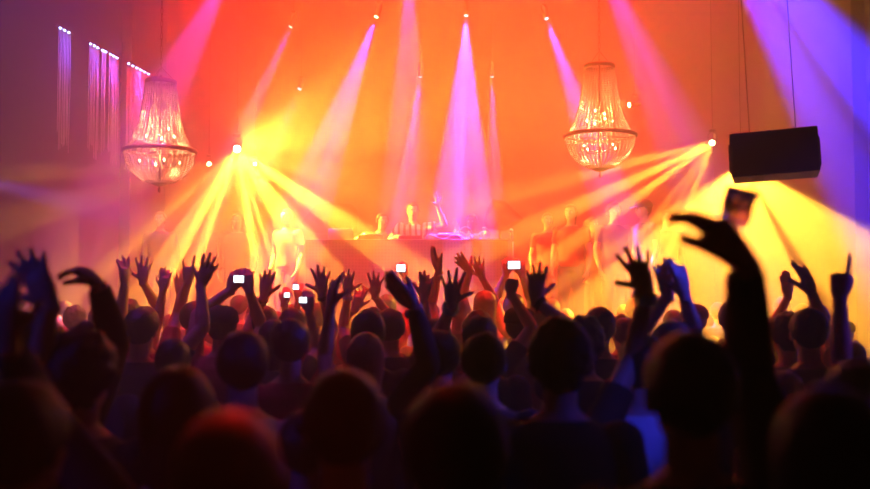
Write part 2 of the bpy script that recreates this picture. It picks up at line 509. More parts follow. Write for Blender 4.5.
def person(label, x, y, z0=0.0, H=1.75, yaw=0.0, arms=None, skin=0, hair=('short', 'black'), shirt='black', sleeve='short',
           trousers='denim', vox=.011, group=None, female=False, cap=None, nod=0.0, turn=0.0, face=False, lean=0.0, build=1.0):
    """arms: {+1/-1: dict(w=world wrist, f=finger dir, n=palm normal, pose=..., pole=..., band=...)}; built in local space, facing local +Y"""
    t = thing('person', label, 'person', (x, y, z0), (0, 0, yaw), group)
    Rz = Quaternion((0, 0, 1), -yaw)
    org = Vector((x, y, z0))
    def loc(p): return Rz @ (Vector(p) - org)
    def dirl(d): return Rz @ Vector(d)
    k = H / 1.75
    wS = (.90 if female else 1.0) * build
    L = Vector((0, lean, 0))
    def T(px, py, pz, f=1.0): return Vector((px * k, py * k, pz * k)) + L * max(0, pz - .95)
    body, sh, tr = bmesh.new(), bmesh.new(), bmesh.new()
    prof = [(.90, .150, .105), (.97, .165, .112), (1.08, .142 if not female else .125, .098), (1.2, .158, .108), (1.32, .180, .116), (1.40, .175, .105), (1.45, .110, .075), (1.485, .062, .058)]
    tube(body, [T(0, -.005, p[0]) for p in prof], [(p[2] * k * .96, p[1] * wS * k * .96) for p in prof], 20, up=(0, 1, 0))
    tube(body, [T(0, -.012, 1.43), T(0, -.004, 1.50), T(0, .008, 1.58)], [.062 * k, .053 * k * wS, .052 * k * wS], 14)
    hc = T(0, .012, 1.632)
    hq = Quaternion((0, 0, 1), turn) @ Quaternion((1, 0, 0), nod)
    head_bm(body, hc, k, hq)
    # shirt torso: a loose shell that ends at the hip and the neckline
    prof2 = [(.93, .178, .128), (.97, .180, .130), (1.08, .160 if not female else .145, .118), (1.2, .170, .122), (1.32, .192, .130), (1.40, .188, .118), (1.445, .125, .088), (1.465, .085, .074)]
    tube(sh, [T(0, -.005, p[0]) for p in prof2], [(p[2] * k, p[1] * wS * k) for p in prof2], 20, up=(0, 1, 0))
    # legs
    for s in (-1, 1):
        hip, kn, an = T(s * .085, 0, .93), T(s * .10, .015, .50), T(s * .105, -.01, .09)
        tube(body, [hip, hip.lerp(kn, .5), kn, kn.lerp(an, .35), an], [.082 * k, .072 * k, .052 * k, .053 * k, .036 * k], 10)
        tube(body, [T(s * .105, -.06, .045), T(s * .108, 0, .05), T(s * .115, .09, .035), T(s * .118, .17, .025)], [.032 * k, .042 * k, .038 * k, .022 * k], 10)
        tube(tr, [T(s * .085, 0, .97), hip, hip.lerp(kn, .5), kn, kn.lerp(an, .35), an], [.098 * k, .100 * k, .088 * k, .068 * k, .066 * k, .058 * k], 12)
    tube(tr, [T(0, 0, .88), T(0, 0, 1.0)], [(.118 * k, .165 * k), (.117 * k, .163 * k)], 16, up=(0, 1, 0))
    bands = []
    for s in (-1, 1):
        a = (arms or {}).get(s)
        up = .035 if a else 0
        S_ = T(s * (.170 * wS + (.0 if a else .012)), -.012, 1.395 + up)
        l1, l2 = .285 * k, .255 * k
        if a:
            wr = loc(a['w'])
            el, wr = ik(S_, wr, l1, l2, dirl(a.get('pole', (s * .3, .7, -.3))))
            fd, pn, pose, hs = dirl(a['f']), dirl(a.get('n', (0, 1, 0))), a.get('pose', 'open'), a.get('s', 1.0)
        else:
            el = S_ + Vector((s * .06, -.02, -.275)) * k
            wr = el + Vector((-s * .01, .10, -.23)) * k
            fd, pn, pose, hs = Vector((-s * .05, .15, -1)), Vector((-s, .1, 0)), 'relaxed', 1.0
        hs *= 0.98 * k * (.92 if female else 1.0)
        ax = .92 if female else 1.0
        ball(body, S_, .060 * k * wS, 2)
        tube(body, [S_, S_.lerp(el, .3), S_.lerp(el, .65), el], [.056 * k * ax, .052 * k * ax, .045 * k * ax, .040 * k * ax], 12)
        ball(body, el, .040 * k * ax, 2)
        tube(body, [el, el.lerp(wr, .25), el.lerp(wr, .6), wr], [.040 * k * ax, .043 * k * ax, .034 * k * ax, .0265 * k * ax], 12)
        hand(body, wr, fd, pn, s, pose, hs)
        if sleeve != 'none':
            ball(sh, S_, .072 * k * wS, 2)
            m = .55 if sleeve == 'short' else 1.0
            e2 = S_.lerp(el, m)
            tube(sh, [S_, S_.lerp(e2, .5), e2], [.068 * k, .064 * k, (.062 if sleeve == 'short' else .052) * k], 12)
            if sleeve == 'long':
                ball(sh, el, .052 * k, 2)
                tube(sh, [el, el.lerp(wr, .4), el.lerp(wr, .93)], [.052 * k, .052 * k, .040 * k], 12)
        if a and a.get('band'):
            bands.append((el.lerp(wr, .90 if a['band'] != 'cuff' else .86), (wr - el).normalized(), a['band'], k))
    me = voxel(body, vox, 2 if vox < .009 else 3, .35)
    b = link('body', me, SKIN[skin], t)
    link('shirt' if sleeve != 'long' else 'sweater', voxel(sh, max(.012, vox * 1.3), 5), CLOTH[shirt], t)
    link('trousers', voxel(tr, .02, 3), CLOTH[trousers], t)
    style, col = hair
    if style != 'bald':
        h = link('hair', hair_mesh(style, k, x * 7 + y), HAIR[col], t)
        h.location = hc; h.rotation_euler = hq.to_euler()
    if cap:
        bm = bmesh.new()
        lathe(bm, [(.101, .03), (.103, .06), (.094, .095), (.07, .12), (.035, .134), (.006, .138)], 24)
        for v in bm.verts: v.co.y = v.co.y * 1.14 - .012
        r_ = bmesh.ops.solidify(bm, geom=bm.faces[:], thickness=.004)
        tube(bm, [(0, .07, .038), (0, .12, .036), (0, .165, .024), (0, .185, .015)], [(.006, .082), (.006, .080), (.005, .062), (.004, .03)], 16, up=(0, 0, 1))
        for v in bm.verts: v.co *= k
        h = obj('cap', bm, CLOTH[cap], t)
        h.location = hc; h.rotation_euler = hq.to_euler()
    if face:
        for s in (-1, 1):
            bm = bmesh.new(); ball(bm, (0, 0, 0), .0125 * k, 2)
            e = obj('eye', bm, EYE, t); e.location = hc + hq @ (Vector((s * .031, .083, .006)) * k)
            bm = bmesh.new(); ball(bm, (0, 0, 0), .0065 * k, 2)
            e2 = obj('pupil', bm, BLACKP, e); e2.location = hq @ Vector((0, .0085 * k, 0))
            bm = bmesh.new(); tube(bm, [(-.016, -.004, -.002), (-.004, .004, .004), (.014, 0, .001)], .0032, 6)
            e3 = obj('eyebrow', bm, HAIR['black'], t); e3.location = hc + hq @ (Vector((s * .031, .094, .028)) * k)
        bm = bmesh.new(); ball(bm, (0, 0, 0), k, 2, (.022, .006, .009))
        m_ = obj('mouth', bm, LIP, t); m_.location = hc + hq @ (Vector((0, .092, -.054)) * k)
    for (p, d, kind, kk) in bands:
        q = d.to_track_quat('Z', 'Y')
        bm = bmesh.new()
        r0 = .034 * kk
        if kind == 'beads':
            for row in range(3):
                for j in range(20):
                    an_ = 2 * PI * (j + .5 * row) / 20
                    ball(bm, (math.cos(an_) * (r0 + .006), math.sin(an_) * (r0 + .006), row * .012 - .012), .0072, 1)
            o = obj('bracelet', bm, STEEL, t)
        elif kind == 'watch':
            lathe(bm, [(r0, -.010), (r0 + .004, -.010), (r0 + .004, .010), (r0, .010), (r0, -.010)], 20)
            o = obj('watch_strap', bm, BLACKP, t)
            bm2 = bmesh.new(); tube(bm2, [(0, -r0 - .001, 0), (0, -r0 - .013, 0)], .018, 20)
            dl = obj('watch_face', bm2, STEEL, o)
        else:
            lathe(bm, [(r0, -.012), (r0 + .004, -.012), (r0 + .005, 0), (r0 + .004, .012), (r0, .012), (r0, -.012)], 20)
            o = obj('wristband', bm, CLOTH['black'] if kind != 'white' else CLOTH['white'], t)
        o.location = p; o.rotation_euler = q.to_euler()
    return t

TAKEN = []   # (x, y) of everyone standing on the floor

def raiser(label, arms, H=1.74, dy=-.12, cx=None, **kw):
    """someone on the dance floor facing the stage; arms: list of (side, px, py, depth, finger dir (x, y, z), pose, dict)"""
    A = {}
    xs = []
    for (s, px, py, d, f, pose, ex) in arms:
        W = at(px, py, d)
        a = dict(w=W, f=f, pose=pose, n=ex.get('n', (0, 1, 0.1)))
        for q in ('pole', 'band', 's'):
            if q in ex: a[q] = ex[q]
        A[s] = a
        xs.append(W.x + ex.get('sx', 0.0) - s * .17)
    y = sum(at(a[1], a[2], a[3]).y for a in arms) / len(arms) + dy
    x = sum(xs) / len(xs) if cx is None else cx
    best = None
    for ddx in (0, .06, -.06, .12, -.12, .18, -.18, .24, -.24, .3, -.3):
        for ddy in (0, -.08, .08, -.16, .16, -.24, .24, -.32, .32):
            m = min([math.hypot(x + ddx - p_, y + ddy - q_) for p_, q_ in TAKEN] + [9])
            sc = max(0, .54 - m) * 9 + abs(ddx) + abs(ddy) * .7
            for s_, a in A.items():
                sh_ = Vector((x + ddx + s_ * .17, y + ddy, 1.43 * min(H, 1.9) / 1.75))
                sc += max(0, (a['w'] - sh_).length - .50) * 60
            if best is None or sc < best[0]: best = (sc, ddx, ddy)
    x += best[1]; y += best[2]
    for a in A.values():
        need = a['w'].z - .50
        H = max(H, min(1.95, need / 1.43 * 1.75))
    TAKEN.append((x, y))
    return person(label, x, y, H=H, arms=A, **kw)
# ------------------------------------------------------------------ the room
WALL = mat('dark_plaster', (0.028, 0.022, 0.026), 0.9, bump=(1.3, .35, .2))
WALLR = mat('dark_brick_red', (0.06, 0.04, 0.04), 0.9, bump=(5, .35, .6))
FLOOR = mat('dance_floor', (0.03, 0.03, 0.03), 0.45, bump=(3, .3, .1))
STAGE = mat('stage_black', (0.05, 0.045, 0.045), 0.7, bump=(6, .3, .2))
GRIL = mat('speaker_grille', (0.03, 0.03, 0.03), 0.6, bump=(260, .5, .8))
CAB = mat('speaker_cabinet', (0.03, 0.028, 0.028), 0.6, bump=(60, .2, .4))
def setting(name, c, s, m, bev=0):
    bm = bmesh.new(); box(bm, c, s, bev)
    return tag(obj(name, bm, m, smooth=False), kind='structure')
setting('floor', (0.07, 6.4, -.05), (9.9, 19.0, .1), FLOOR)
setting('ceiling', (0.07, 6.4, 6.95), (9.9, 19.0, .1), WALL)
setting('wall_back', (0.07, 15.7, 3.45), (9.9, .2, 6.9), WALLR)
setting('wall_left', (-4.8, 6.4, 3.45), (.2, 18.4, 6.9), WALL)
setting('wall_right', (4.95, 6.4, 3.45), (.2, 18.4, 6.9), WALL)
setting('wall_rear', (0.07, -3.0, 3.45), (9.9, .2, 6.9), WALL)
st = thing('stage', 'wide black raised stage along the back of the room', 'stage', (0.07, 13.1, 0))
bm = bmesh.new(); box(bm, (0, 0, 1.16), (9.5, 4.9, .08), .01); obj('stage_deck', bm, STAGE, st, False)
bm = bmesh.new(); box(bm, (0, -2.40, .56), (9.5, .06, 1.12)); obj('front_fascia', bm, STAGE, st, False)
for x in (-3.5, -1.2, 1.2, 3.5):
    bm = bmesh.new(); box(bm, (x, 1.8, .56), (.1, .1, 1.12)); obj('support_post', bm, STAGE, st, False)
# pilaster with a lit edge on the right wall
setting('trim_1', (4.77, 10.2, 3.45), (.16, .35, 6.9), WALL, .01)
setting('trim_2', (-4.62, 13.6, 3.45), (.16, .5, 6.9), WALL, .01)

# ------------------------------------------------------------------ booth
PERF = bpy.data.materials.new('perforated_panel'); PERF.use_nodes = True
nt = PERF.node_tree; b = nt.nodes['Principled BSDF']
b.inputs['Roughness'].default_value = .55
tc = nt.nodes.new('ShaderNodeTexCoord')
def vm(op, a, bb=None):
    n = nt.nodes.new('ShaderNodeVectorMath'); n.operation = op
    nt.links.new(a, n.inputs[0])
    if bb is not None: n.inputs[1].default_value = bb
    return n
v = vm('MULTIPLY', tc.outputs['Object'], (24, 0, 24))
v = vm('FRACTION', v.outputs[0])
v = vm('SUBTRACT', v.outputs[0], (.5, 0, .5))
v = vm('LENGTH', v.outputs[0])
mr = nt.nodes.new('ShaderNodeMapRange')
mr.inputs['From Min'].default_value = .22; mr.inputs['From Max'].default_value = .34
nt.links.new(v.outputs['Value'], mr.inputs['Value'])
mx = nt.nodes.new('ShaderNodeMix'); mx.data_type = 'RGBA'
mx.inputs[6].default_value = (.02, .015, .015, 1); mx.inputs[7].default_value = (.15, .12, .12, 1)
nt.links.new(mr.outputs['Result'], mx.inputs[0]); nt.links.new(mx.outputs[2], b.inputs['Base Color'])
SZ = 1.20
BX, BY = (at(306, 240, 11.4).x + at(508, 240, 11.4).x) / 2, 11.4
BW = at(508, 240, 11.4).x - at(306, 240, 11.4).x
BT = at(407, 240, 11.4).z
bt = thing('booth', 'long disc jockey booth with a perforated front panel, centre of the stage', 'booth', (BX, BY, SZ))
hh = BT - SZ
bm = bmesh.new(); box(bm, (0, 0, hh / 2), (BW, .03, hh), .004); obj('front_panel', bm, PERF, bt, False)
for s in (-1, 1):
    bm = bmesh.new(); box(bm, (s * (BW / 2 - .02), .26, hh / 2), (.04, .48, hh), .004); obj('side_panel', bm, STAGE, bt, False)
bm = bmesh.new(); box(bm, (0, .26, hh - .06), (BW - .1, .46, .04), .006); obj('table_top', bm, CAB, bt, False)
bm = bmesh.new(); box(bm, (0, 0, hh + .006), (BW, .05, .012), .003); obj('top_rail', bm, STEEL, bt, False)
TT = SZ + hh - .04
def deck(x, label):
    t = thing('deck_player', label, 'disc player', (x, BY + .27, TT + .002))
    bm = bmesh.new(); box(bm, (0, 0, .055), (.32, .40, .11), .01); obj('casing', bm, BLACKP, t)
    bm = bmesh.new(); lathe(bm, [(.02, .11), (.10, .112), (.105, .125), (.09, .13), (.01, .13)], 32, (0, -.05, 0)); obj('jog_wheel', bm, STEEL, t)
    bm = bmesh.new(); box(bm, (0, .14, .135), (.2, .08, .01), .002, Quaternion((1, 0, 0), .5)); obj('screen', bm, BLACKP, t)
    return t
deck(at(372, 240, BY + .36).x, 'black disc player at the left of the booth top')
deck(at(446, 240, BY + .36).x, 'black disc player right of the disc jockey')
t = thing('mixer', 'black mixer on the booth in front of the disc jockey', 'mixer', (at(411, 240, BY + .36).x, BY + .27, TT + .002))
bm = bmesh.new(); box(bm, (0, 0, .05), (.30, .38, .10), .008); obj('casing', bm, BLACKP, t)
for i in range(4):
    for j in range(4):
        bm = bmesh.new(); lathe(bm, [(.012, .10), (.010, .12), (.002, .122)], 10, (-.09 + .06 * i, .14 - .05 * j, 0)); obj('knob', bm, STEEL, t)
    bm = bmesh.new(); box(bm, (-.09 + .06 * i, -.12, .108), (.022, .012, .014), .003); obj('fader', bm, STEEL, t)
t = thing('headphones', 'headphones lying on the right of the booth top', 'headphones', (at(458, 240, BY + .15).x + .1, BY + .2, TT + .02))
bm = bmesh.new()
tube(bm, [(.085 * math.cos(a), 0, .10 + .10 * math.sin(a)) for a in [PI * i / 12 for i in range(13)]], .008, 8); obj('headband', bm, STEEL, t)
for s in (-1, 1):
    bm = bmesh.new(); tube(bm, [(s * .09, 0, .06), (s * .075, 0, .06), (s * .055, 0, .06)], [.034, .042, .036], 16); obj('ear_cup', bm, BLACKP, t)
bm = bmesh.new()
tube(bm, [(at(424, 240, 11.5).x + .045 * i, BY + .045 + .012 * math.sin(i * 1.1), TT + .085 + .028 * math.sin(i * .9)) for i in range(16)], .006, 8)
tag(obj('cable', bm, mat('white_rubber', (.7, .7, .7), .5)), 'white looping cable along the front edge of the booth', 'cable')
t = thing('laptop', 'open laptop at the left end of the booth top', 'laptop', (at(341, 240, BY + .3).x, BY + .3, TT))
bm = bmesh.new(); box(bm, (0, 0, .01), (.32, .22, .018), .004); obj('keyboard_base', bm, STEEL, t)
bm = bmesh.new(); box(bm, (0, -.115, .10), (.32, .012, .20), .004, Quaternion((1, 0, 0), -.15 + PI * 0)); obj('lid', bm, STEEL, t)

# angular speakers on stands at each end of the booth
def wedge(label, pts, Y, depth, yaw):
    base = at(sum(p[0] for p in pts) / len(pts), sum(p[1] for p in pts) / len(pts), Y)
    t = thing('booth_speaker', label, 'speaker', (base.x, Y, SZ), (0, 0, yaw), 'angular monitor speakers beside the booth')
    P = [at(px, py, Y) - Vector((base.x, Y, SZ)) for px, py in pts]
    bm = bmesh.new()
    fr = [bm.verts.new((p.x, -depth / 2, p.z)) for p in P]
    cz = base.z - SZ
    bk = [bm.verts.new((p.x * .86, depth / 2, cz + (p.z - cz) * .86)) for p in P]
    n = len(P)
    bm.faces.new(fr); bm.faces.new(list(reversed(bk)))
    for i in range(n): bm.faces.new((fr[i], bk[i], bk[(i + 1) % n], fr[(i + 1) % n]))
    bmesh.ops.recalc_face_normals(bm, faces=bm.faces)
    bmesh.ops.bevel(bm, geom=bm.edges[:], offset=.012, segments=2, affect='EDGES')
    obj('cabinet', bm, CAB, t, False)
    bm = bmesh.new()
    g = [bm.verts.new((p.x * .82, -depth / 2 - .012, cz + (p.z - cz) * .80)) for p in P]
    bm.faces.new(g); r = bmesh.ops.extrude_face_region(bm, geom=bm.faces[:])
    for v_ in [q for q in r['geom'] if isinstance(q, bmesh.types.BMVert)]: v_.co.y += .012
    bmesh.ops.recalc_face_normals(bm, faces=bm.faces)
    obj('grille', bm, GRIL, t, False)
    zb = min(p.z for p in P)
    bm = bmesh.new(); tube(bm, [(0, 0, .03), (0, 0, zb + .03)], .02, 12); obj('pole', bm, BLACKP, t)
    for j in range(3):
        a = j * 2 * PI / 3 + .5
        bm = bmesh.new(); tube(bm, [(0, 0, .42), (.30 * math.cos(a), .30 * math.sin(a), .012)], .012, 8); obj('leg', bm, BLACKP, t)
wedge('angular dark speaker on a pole at the left end of the booth', [(302, 223), (317, 206), (332, 204), (352, 205), (358, 212), (357, 234), (318, 234), (308, 231)], 12.5, .40, .08)
wedge('angular dark speaker on a pole at the right end of the booth', [(484, 222), (489, 207), (493, 200), (506, 203), (524, 221), (512, 228), (505, 232), (487, 230)], 12.3, .40, -.08)
bm = bmesh.new()
t = thing('microphone_stand', 'thin microphone stand at the right end of the booth', 'stand', (at(510, 260, 11.2).x + .04, 11.2, SZ))
bm = bmesh.new(); lathe(bm, [(.01, .03), (.12, .02), (.13, 0), (.01, 0)], 24, cap=True); obj('base', bm, BLACKP, t)
bm = bmesh.new(); tube(bm, [(0, 0, .02), (0, 0, 1.25)], .010, 10); obj('pole', bm, STEEL, t)
bm = bmesh.new(); tube(bm, [(0, 0, 1.24), (-.02, 0, 1.36)], [.012, .024], 12); ball(bm, (-.022, 0, 1.375), .028, 2); obj('microphone', bm, STEEL, t)

# ------------------------------------------------------------------ people on the stage
STRIPE = bpy.data.materials.new('striped_cloth'); STRIPE.use_nodes = True
nt = STRIPE.node_tree; b = nt.nodes['Principled BSDF']; b.inputs['Roughness'].default_value = .8
tc = nt.nodes.new('ShaderNodeTexCoord'); wv = nt.nodes.new('ShaderNodeTexWave')
wv.inputs['Scale'].default_value = 4.2; wv.inputs['Distortion'].default_value = 1.2; wv.bands_direction = 'X'
cr = nt.nodes.new('ShaderNodeValToRGB'); cr.color_ramp.interpolation = 'CONSTANT'
cr.color_ramp.elements[0].color = (.85, .85, .85, 1); cr.color_ramp.elements[1].color = (.03, .03, .03, 1); cr.color_ramp.elements[1].position = .66
nt.links.new(tc.outputs['Object'], wv.inputs['Vector']); nt.links.new(wv.outputs['Fac'], cr.inputs[0]); nt.links.new(cr.outputs[0], b.inputs['Base Color'])
CLOTH['striped'] = STRIPE
p = at(413, 240, 12.15)
SP = SZ + .012
person('disc jockey in a white striped shirt smiling, one arm raised high', p.x, 12.18, SP, H=1.80, yaw=PI,
       arms={-1: dict(w=at(438, 207, 11.95), f=(.02, -.1, 1), n=(0, -1, 0), pose='wide', pole=(.8, -.1, -.5)),
             1: dict(w=at(399, 236, 11.85), f=(.25, -1, -.25), n=(0, -.2, -1), pose='relaxed', pole=(-.6, .3, -.5))},
       hair=('short', 'black'), shirt='striped', face=True, vox=.009, skin=0)
person('man in a loose white shirt standing behind the right of the booth', at(472, 240, 13.35).x, 13.35, SP, H=1.74, yaw=PI - .3,
       arms={-1: dict(w=at(489, 226, 12.5), f=(-.2, -1, .3), n=(0, 0, -1), pose='relaxed', pole=(.6, .3, -.6)),
             1: dict(w=at(455, 224, 12.6), f=(-.5, -.6, .8), n=(.3, -1, 0), pose='open', pole=(-.6, .3, -.6))},
       hair=('short', 'black'), shirt='white', sleeve='long', face=True, vox=.009, skin=2)
person('person in dark clothes stooping over the left of the booth', at(378, 240, 12.3).x, 12.3, SP, H=1.66, yaw=PI + .4, lean=.25,
       arms={1: dict(w=at(366, 233, 12.0), f=(-.3, -1, -.2), n=(0, 0, -1), pose='relaxed', pole=(-.6, .3, -.5))},
       hair=('short', 'black'), shirt='red', face=True, vox=.010)
person('broad hooded figure standing in the bright rays, left of the stage', at(237, 240, 13.0).x, 13.0, SP, H=1.72, yaw=PI, hair=('long', 'black'), shirt='black', sleeve='long', face=True, vox=.011, build=1.12)
person('person in dark clothes near the left speaker on the stage', at(287, 240, 12.4).x, 12.4, SP, H=1.74, yaw=PI - .5, hair=('short', 'black'), shirt='grey', face=True, vox=.011)
person('dark figure at the far left of the stage, half lost in haze', at(160, 240, 13.4).x, 13.4, SP, H=1.78, yaw=PI, hair=('short', 'black'), shirt='navy', sleeve='long', face=True, vox=.011)
for (px, Y, H, lab, hr, shc, cp, yw) in [
        (548, 12.6, 1.70, 'person in red, leftmost of the guests on the right of the stage', ('short', 'brown'), 'red', None, PI),
        (571, 11.5, 1.72, 'long-haired guest in a red top on the right of the stage', ('long', 'brown'), 'red', None, PI - .4),
        (592, 13.1, 1.68, 'guest with a ponytail, back of the group right of the booth', ('pony', 'fair'), 'grey', None, PI + .6),
        (614, 12.0, 1.78, 'tall curly-haired guest on the right of the stage', ('curly', 'brown'), 'grey', None, PI + .2),
        (644, 11.4, 1.76, 'guest in a dark peaked cap on the right of the stage', ('short', 'black'), 'grey', 'black', PI - 1.2),
        (667, 12.2, 1.70, 'guest in navy just right of the one in a peaked cap', ('bun', 'brown'), 'navy', None, PI + .3)]:
    person(lab, at(px, 240, Y).x, Y, SP, H=H, yaw=yw, hair=hr, shirt=shc, cap=cp, face=True, vox=.011, group='guests on the right of the stage')

# ------------------------------------------------------------------ chandeliers
CRY = mat('crystal', (0.34, 0.27, 0.24), 0.15, spec=.8)
BRZ = mat('dark_bronze', (0.10, 0.03, 0.02), 0.35, 0.6)
BULB = mat('bulb_glow', (1, .8, .5), 0.3, emit=(1.0, 0.66, 0.26), estr=40)
def interp(prof, n):
    P_ = [Vector((r, z)) for r, z in prof]
    L = [0]
    for a, b_ in zip(P_, P_[1:]): L.append(L[-1] + (b_ - a).length)
    out = []
    for i in range(n):
        s = L[-1] * i / (n - 1)
        for j in range(len(P_) - 1):
            if s <= L[j + 1] + 1e-9:
                f = (s - L[j]) / max(1e-9, L[j + 1] - L[j]); out.append(P_[j].lerp(P_[j + 1], f)); break
    return out
def bead_cloud(prof, ns, nb, r, ph=0.0):
    bm = bmesh.new()
    pts = interp(prof, nb)
    for s in range(ns):
        a = 2 * PI * s / ns + ph
        for i, p in enumerate(pts):
            c = Vector((p.x * math.cos(a), p.x * math.sin(a), p.y))
            rr = r * (1.0 if i % 4 else 1.35)
            vs = [bm.verts.new(c + Vector(d) * rr) for d in ((1, 0, 0), (0, 1, 0), (-1, 0, 0), (0, -1, 0), (0, 0, 1.15), (0, 0, -1.15))]
            for k in range(4):
                bm.faces.new((vs[k], vs[(k + 1) % 4], vs[4])); bm.faces.new((vs[(k + 1) % 4], vs[k], vs[5]))
    return bm
def make_chandelier():
    t = thing('chandelier', 'x', 'chandelier', (0, 0, 0), (0, 0, 0), 'crystal bead chandeliers')
    up = [(.375, .012), (.33, .07), (.275, .17), (.235, .30), (.205, .45), (.180, .62), (.168, .76)]
    lo = [(.385, -.02), (.372, -.10), (.335, -.19), (.27, -.27), (.18, -.335), (.10, -.36)]
    tag(obj('upper_beads', bead_cloud(up, 38, 40, .0088), CRY, t, False), kind='stuff')
    tag(obj('basket_beads', bead_cloud(lo, 42, 24, .0088), CRY, t, False), kind='stuff')
    tag(obj('inner_beads', bead_cloud([(.10, .70), (.12, .35), (.16, .05)], 18, 26, .007, .1), CRY, t, False), kind='stuff')
    bm = bmesh.new(); lathe(bm, [(.385, -.022), (.405, -.018), (.410, 0), (.405, .018), (.385, .022), (.380, 0), (.385, -.022)], 64); obj('ring', bm, BRZ, t)
    bm = bmesh.new(); lathe(bm, [(.172, .75), (.176, .76), (.176, .79), (.165, .80), (.172, .79), (.168, .76), (.172, .75)], 48); obj('crown_ring', bm, BRZ, t)
    bm = bmesh.new(); lathe(bm, [(.004, -.40), (.05, -.39), (.09, -.37), (.104, -.355), (.09, -.352), (.03, -.36), (.004, -.362)], 32); obj('bottom_cap', bm, BRZ, t)
    bm = bmesh.new(); lathe(bm, [(.003, -.47), (.012, -.455), (.020, -.435), (.010, -.415), (.012, -.395), (.003, -.39)], 20); obj('finial', bm, BRZ, t)
    bm = bmesh.new(); tube(bm, [(0, 0, -.36), (0, 0, .86)], .010, 10); obj('stem', bm, BRZ, t)
    for j in range(3):
        a = j * 2 * PI / 3 + .3
        bm = bmesh.new(); tube(bm, [(.168 * math.cos(a), .168 * math.sin(a), .78), (0, 0, .95)], .005, 6)
        obj('hanger', bm, BRZ, t)
        bm = bmesh.new(); tube(bm, [(0, 0, 0), (.385 * math.cos(a), .385 * math.sin(a), 0)], .006, 6)
        obj('arm', bm, BRZ, t)
    for (r, z, n, ph) in ((.15, .15, 4, .2), (.11, .25, 2, .9), (.22, -.14, 4, .5)):
        for j in range(n):
            a = ph + 2 * PI * j / n
            bm = bmesh.new(); lathe(bm, [(.002, 0), (.007, .005), (.010, .014), (.007, .024), (.002, .032)], 12)
            o = obj('bulb', bm, BULB, t); o.location = (r * math.cos(a), r * math.sin(a), z)
            bm = bmesh.new(); lathe(bm, [(.009, -.035), (.010, 0), (.002, .002)], 10); tube(bm, [(0, 0, -.03), (-r * math.cos(a), -r * math.sin(a), -.04)], .004, 6)
            obj('candle_holder', bm, BRZ, o)
    bm = bmesh.new()
    for i in range(36):
        z = .94 + i * .036
        tube(bm, [Vector((math.cos(2 * PI * k / 10) * (.012 if i % 2 else 0), math.cos(2 * PI * k / 10) * (0 if i % 2 else .012), z + math.sin(2 * PI * k / 10) * .024)) for k in range(11)], .0032, 5, cap=False)
    obj('chain', bm, BRZ, t)
    return t
def hang(t, p, label, zc=6.9):
    t.location = p; t['label'] = label
    for o in t.children:
        if o.name.startswith('chain'):
            o.location.z = 0; s = (zc - p.z - .93) / (36 * .036); o.scale = (1, 1, s); o.location.z = .94 * (1 - s) - .0
    for (dz, pw, dc) in ((.20, 75, 1), (-.12, 75, 1)):
        l = bpy.data.lights.new('chandelier_light', 'POINT'); l.energy = pw; l.color = (1.0, .40, .12); l.shadow_soft_size = .06
        q = bpy.data.objects.new('chandelier_light', l); C.objects.link(q); q.location = p + Vector((0, 0, dz))
ch = make_chandelier()
ch2 = copy_tree(ch)
hang(ch, at(160, 151, 10.0), 'crystal bead chandelier with dark ring, hanging at the left')
hang(ch2, at(600, 136, 9.9), 'crystal bead chandelier with dark ring, hanging at the right')

# ------------------------------------------------------------------ flown speaker
c = at(774, 156, 6.2)
t = thing('hanging_speaker', 'wide dark loudspeaker box hanging from the ceiling at the upper right', 'speaker', c, (0, math.radians(-2.5), -.36))
bm = bmesh.new(); box(bm, (0, 0, 0), (.560, .42, .30), .008); obj('cabinet', bm, CAB, t, False)
bm = bmesh.new(); box(bm, (0, -.213, 0), (.53, .012, .27), .004); obj('grille', bm, GRIL, t, False)
for s in (-1, 1):
    bm = bmesh.new(); box(bm, (s * .290, 0, 0), (.014, .10, .20), .004); obj('side_bracket', bm, BLACKP, t, False)
    bm = bmesh.new(); tube(bm, [(s * .15, 0, .155), (s * .15, 0, 6.9 - c.z - .01)], .003, 8); obj('suspension_cable', bm, BLACKP, t)

# ------------------------------------------------------------------ stage lamps
def lamp(label, p, target, col, estr, size=1.0, zc=6.9, group='stage lamps hung over the stage', kindname='stage_lamp'):
    t = thing(kindname, label, 'lamp', p, (0, 0, 0), group)
    d = (Vector(target) - p).normalized()
    q = d.to_track_quat('-Z', 'Y')
    s = size
    bm = bmesh.new(); lathe(bm, [(.004, .02), (.070 * s, .02), (.082 * s, .03), (.085 * s, .09), (.078 * s, .17), (.05 * s, .23), (.004, .24)], 24)
    o = obj('lamp_head', bm, BLACKP, t); o.rotation_euler = q.to_euler()
    bm = bmesh.new(); lathe(bm, [(.002, .012), (.03 * s, .010), (.055 * s, .016), (.068 * s, .022)], 24)
    o2 = obj('lens', bm, mat('lens_glow', (1, 1, 1), .2, emit=col, estr=estr), o)
    top = q @ Vector((0, 0, .12))
    bm = bmesh.new()
    for sx in (-1, 1):
        tube(bm, [top + Vector((sx * .10 * s, 0, 0)), top + Vector((sx * .105 * s, 0, .17 * s)), top + Vector((sx * .05 * s, 0, .23 * s)), top + Vector((0, 0, .24 * s))], .009 * s, 6)
    obj('yoke', bm, BLACKP, t)
    bm = bmesh.new(); box(bm, top + Vector((0, 0, .27 * s)), (.15 * s, .11 * s, .06 * s), .01); obj('base', bm, BLACKP, t)
    bm = bmesh.new(); tube(bm, [top + Vector((0, 0, .29 * s)), Vector((top.x, top.y, zc - p.z - .005))], .004, 6); obj('drop_rod', bm, BLACKP, t)
    return t
for (ax, ay, d, bx, by, bd, deg, p, lab) in PLAMPS:
    lamp(lab, at(ax, ay, d), at(bx, by, bd), (.75, .55, 1), 6, .42, group='violet beam lamps over the stage')
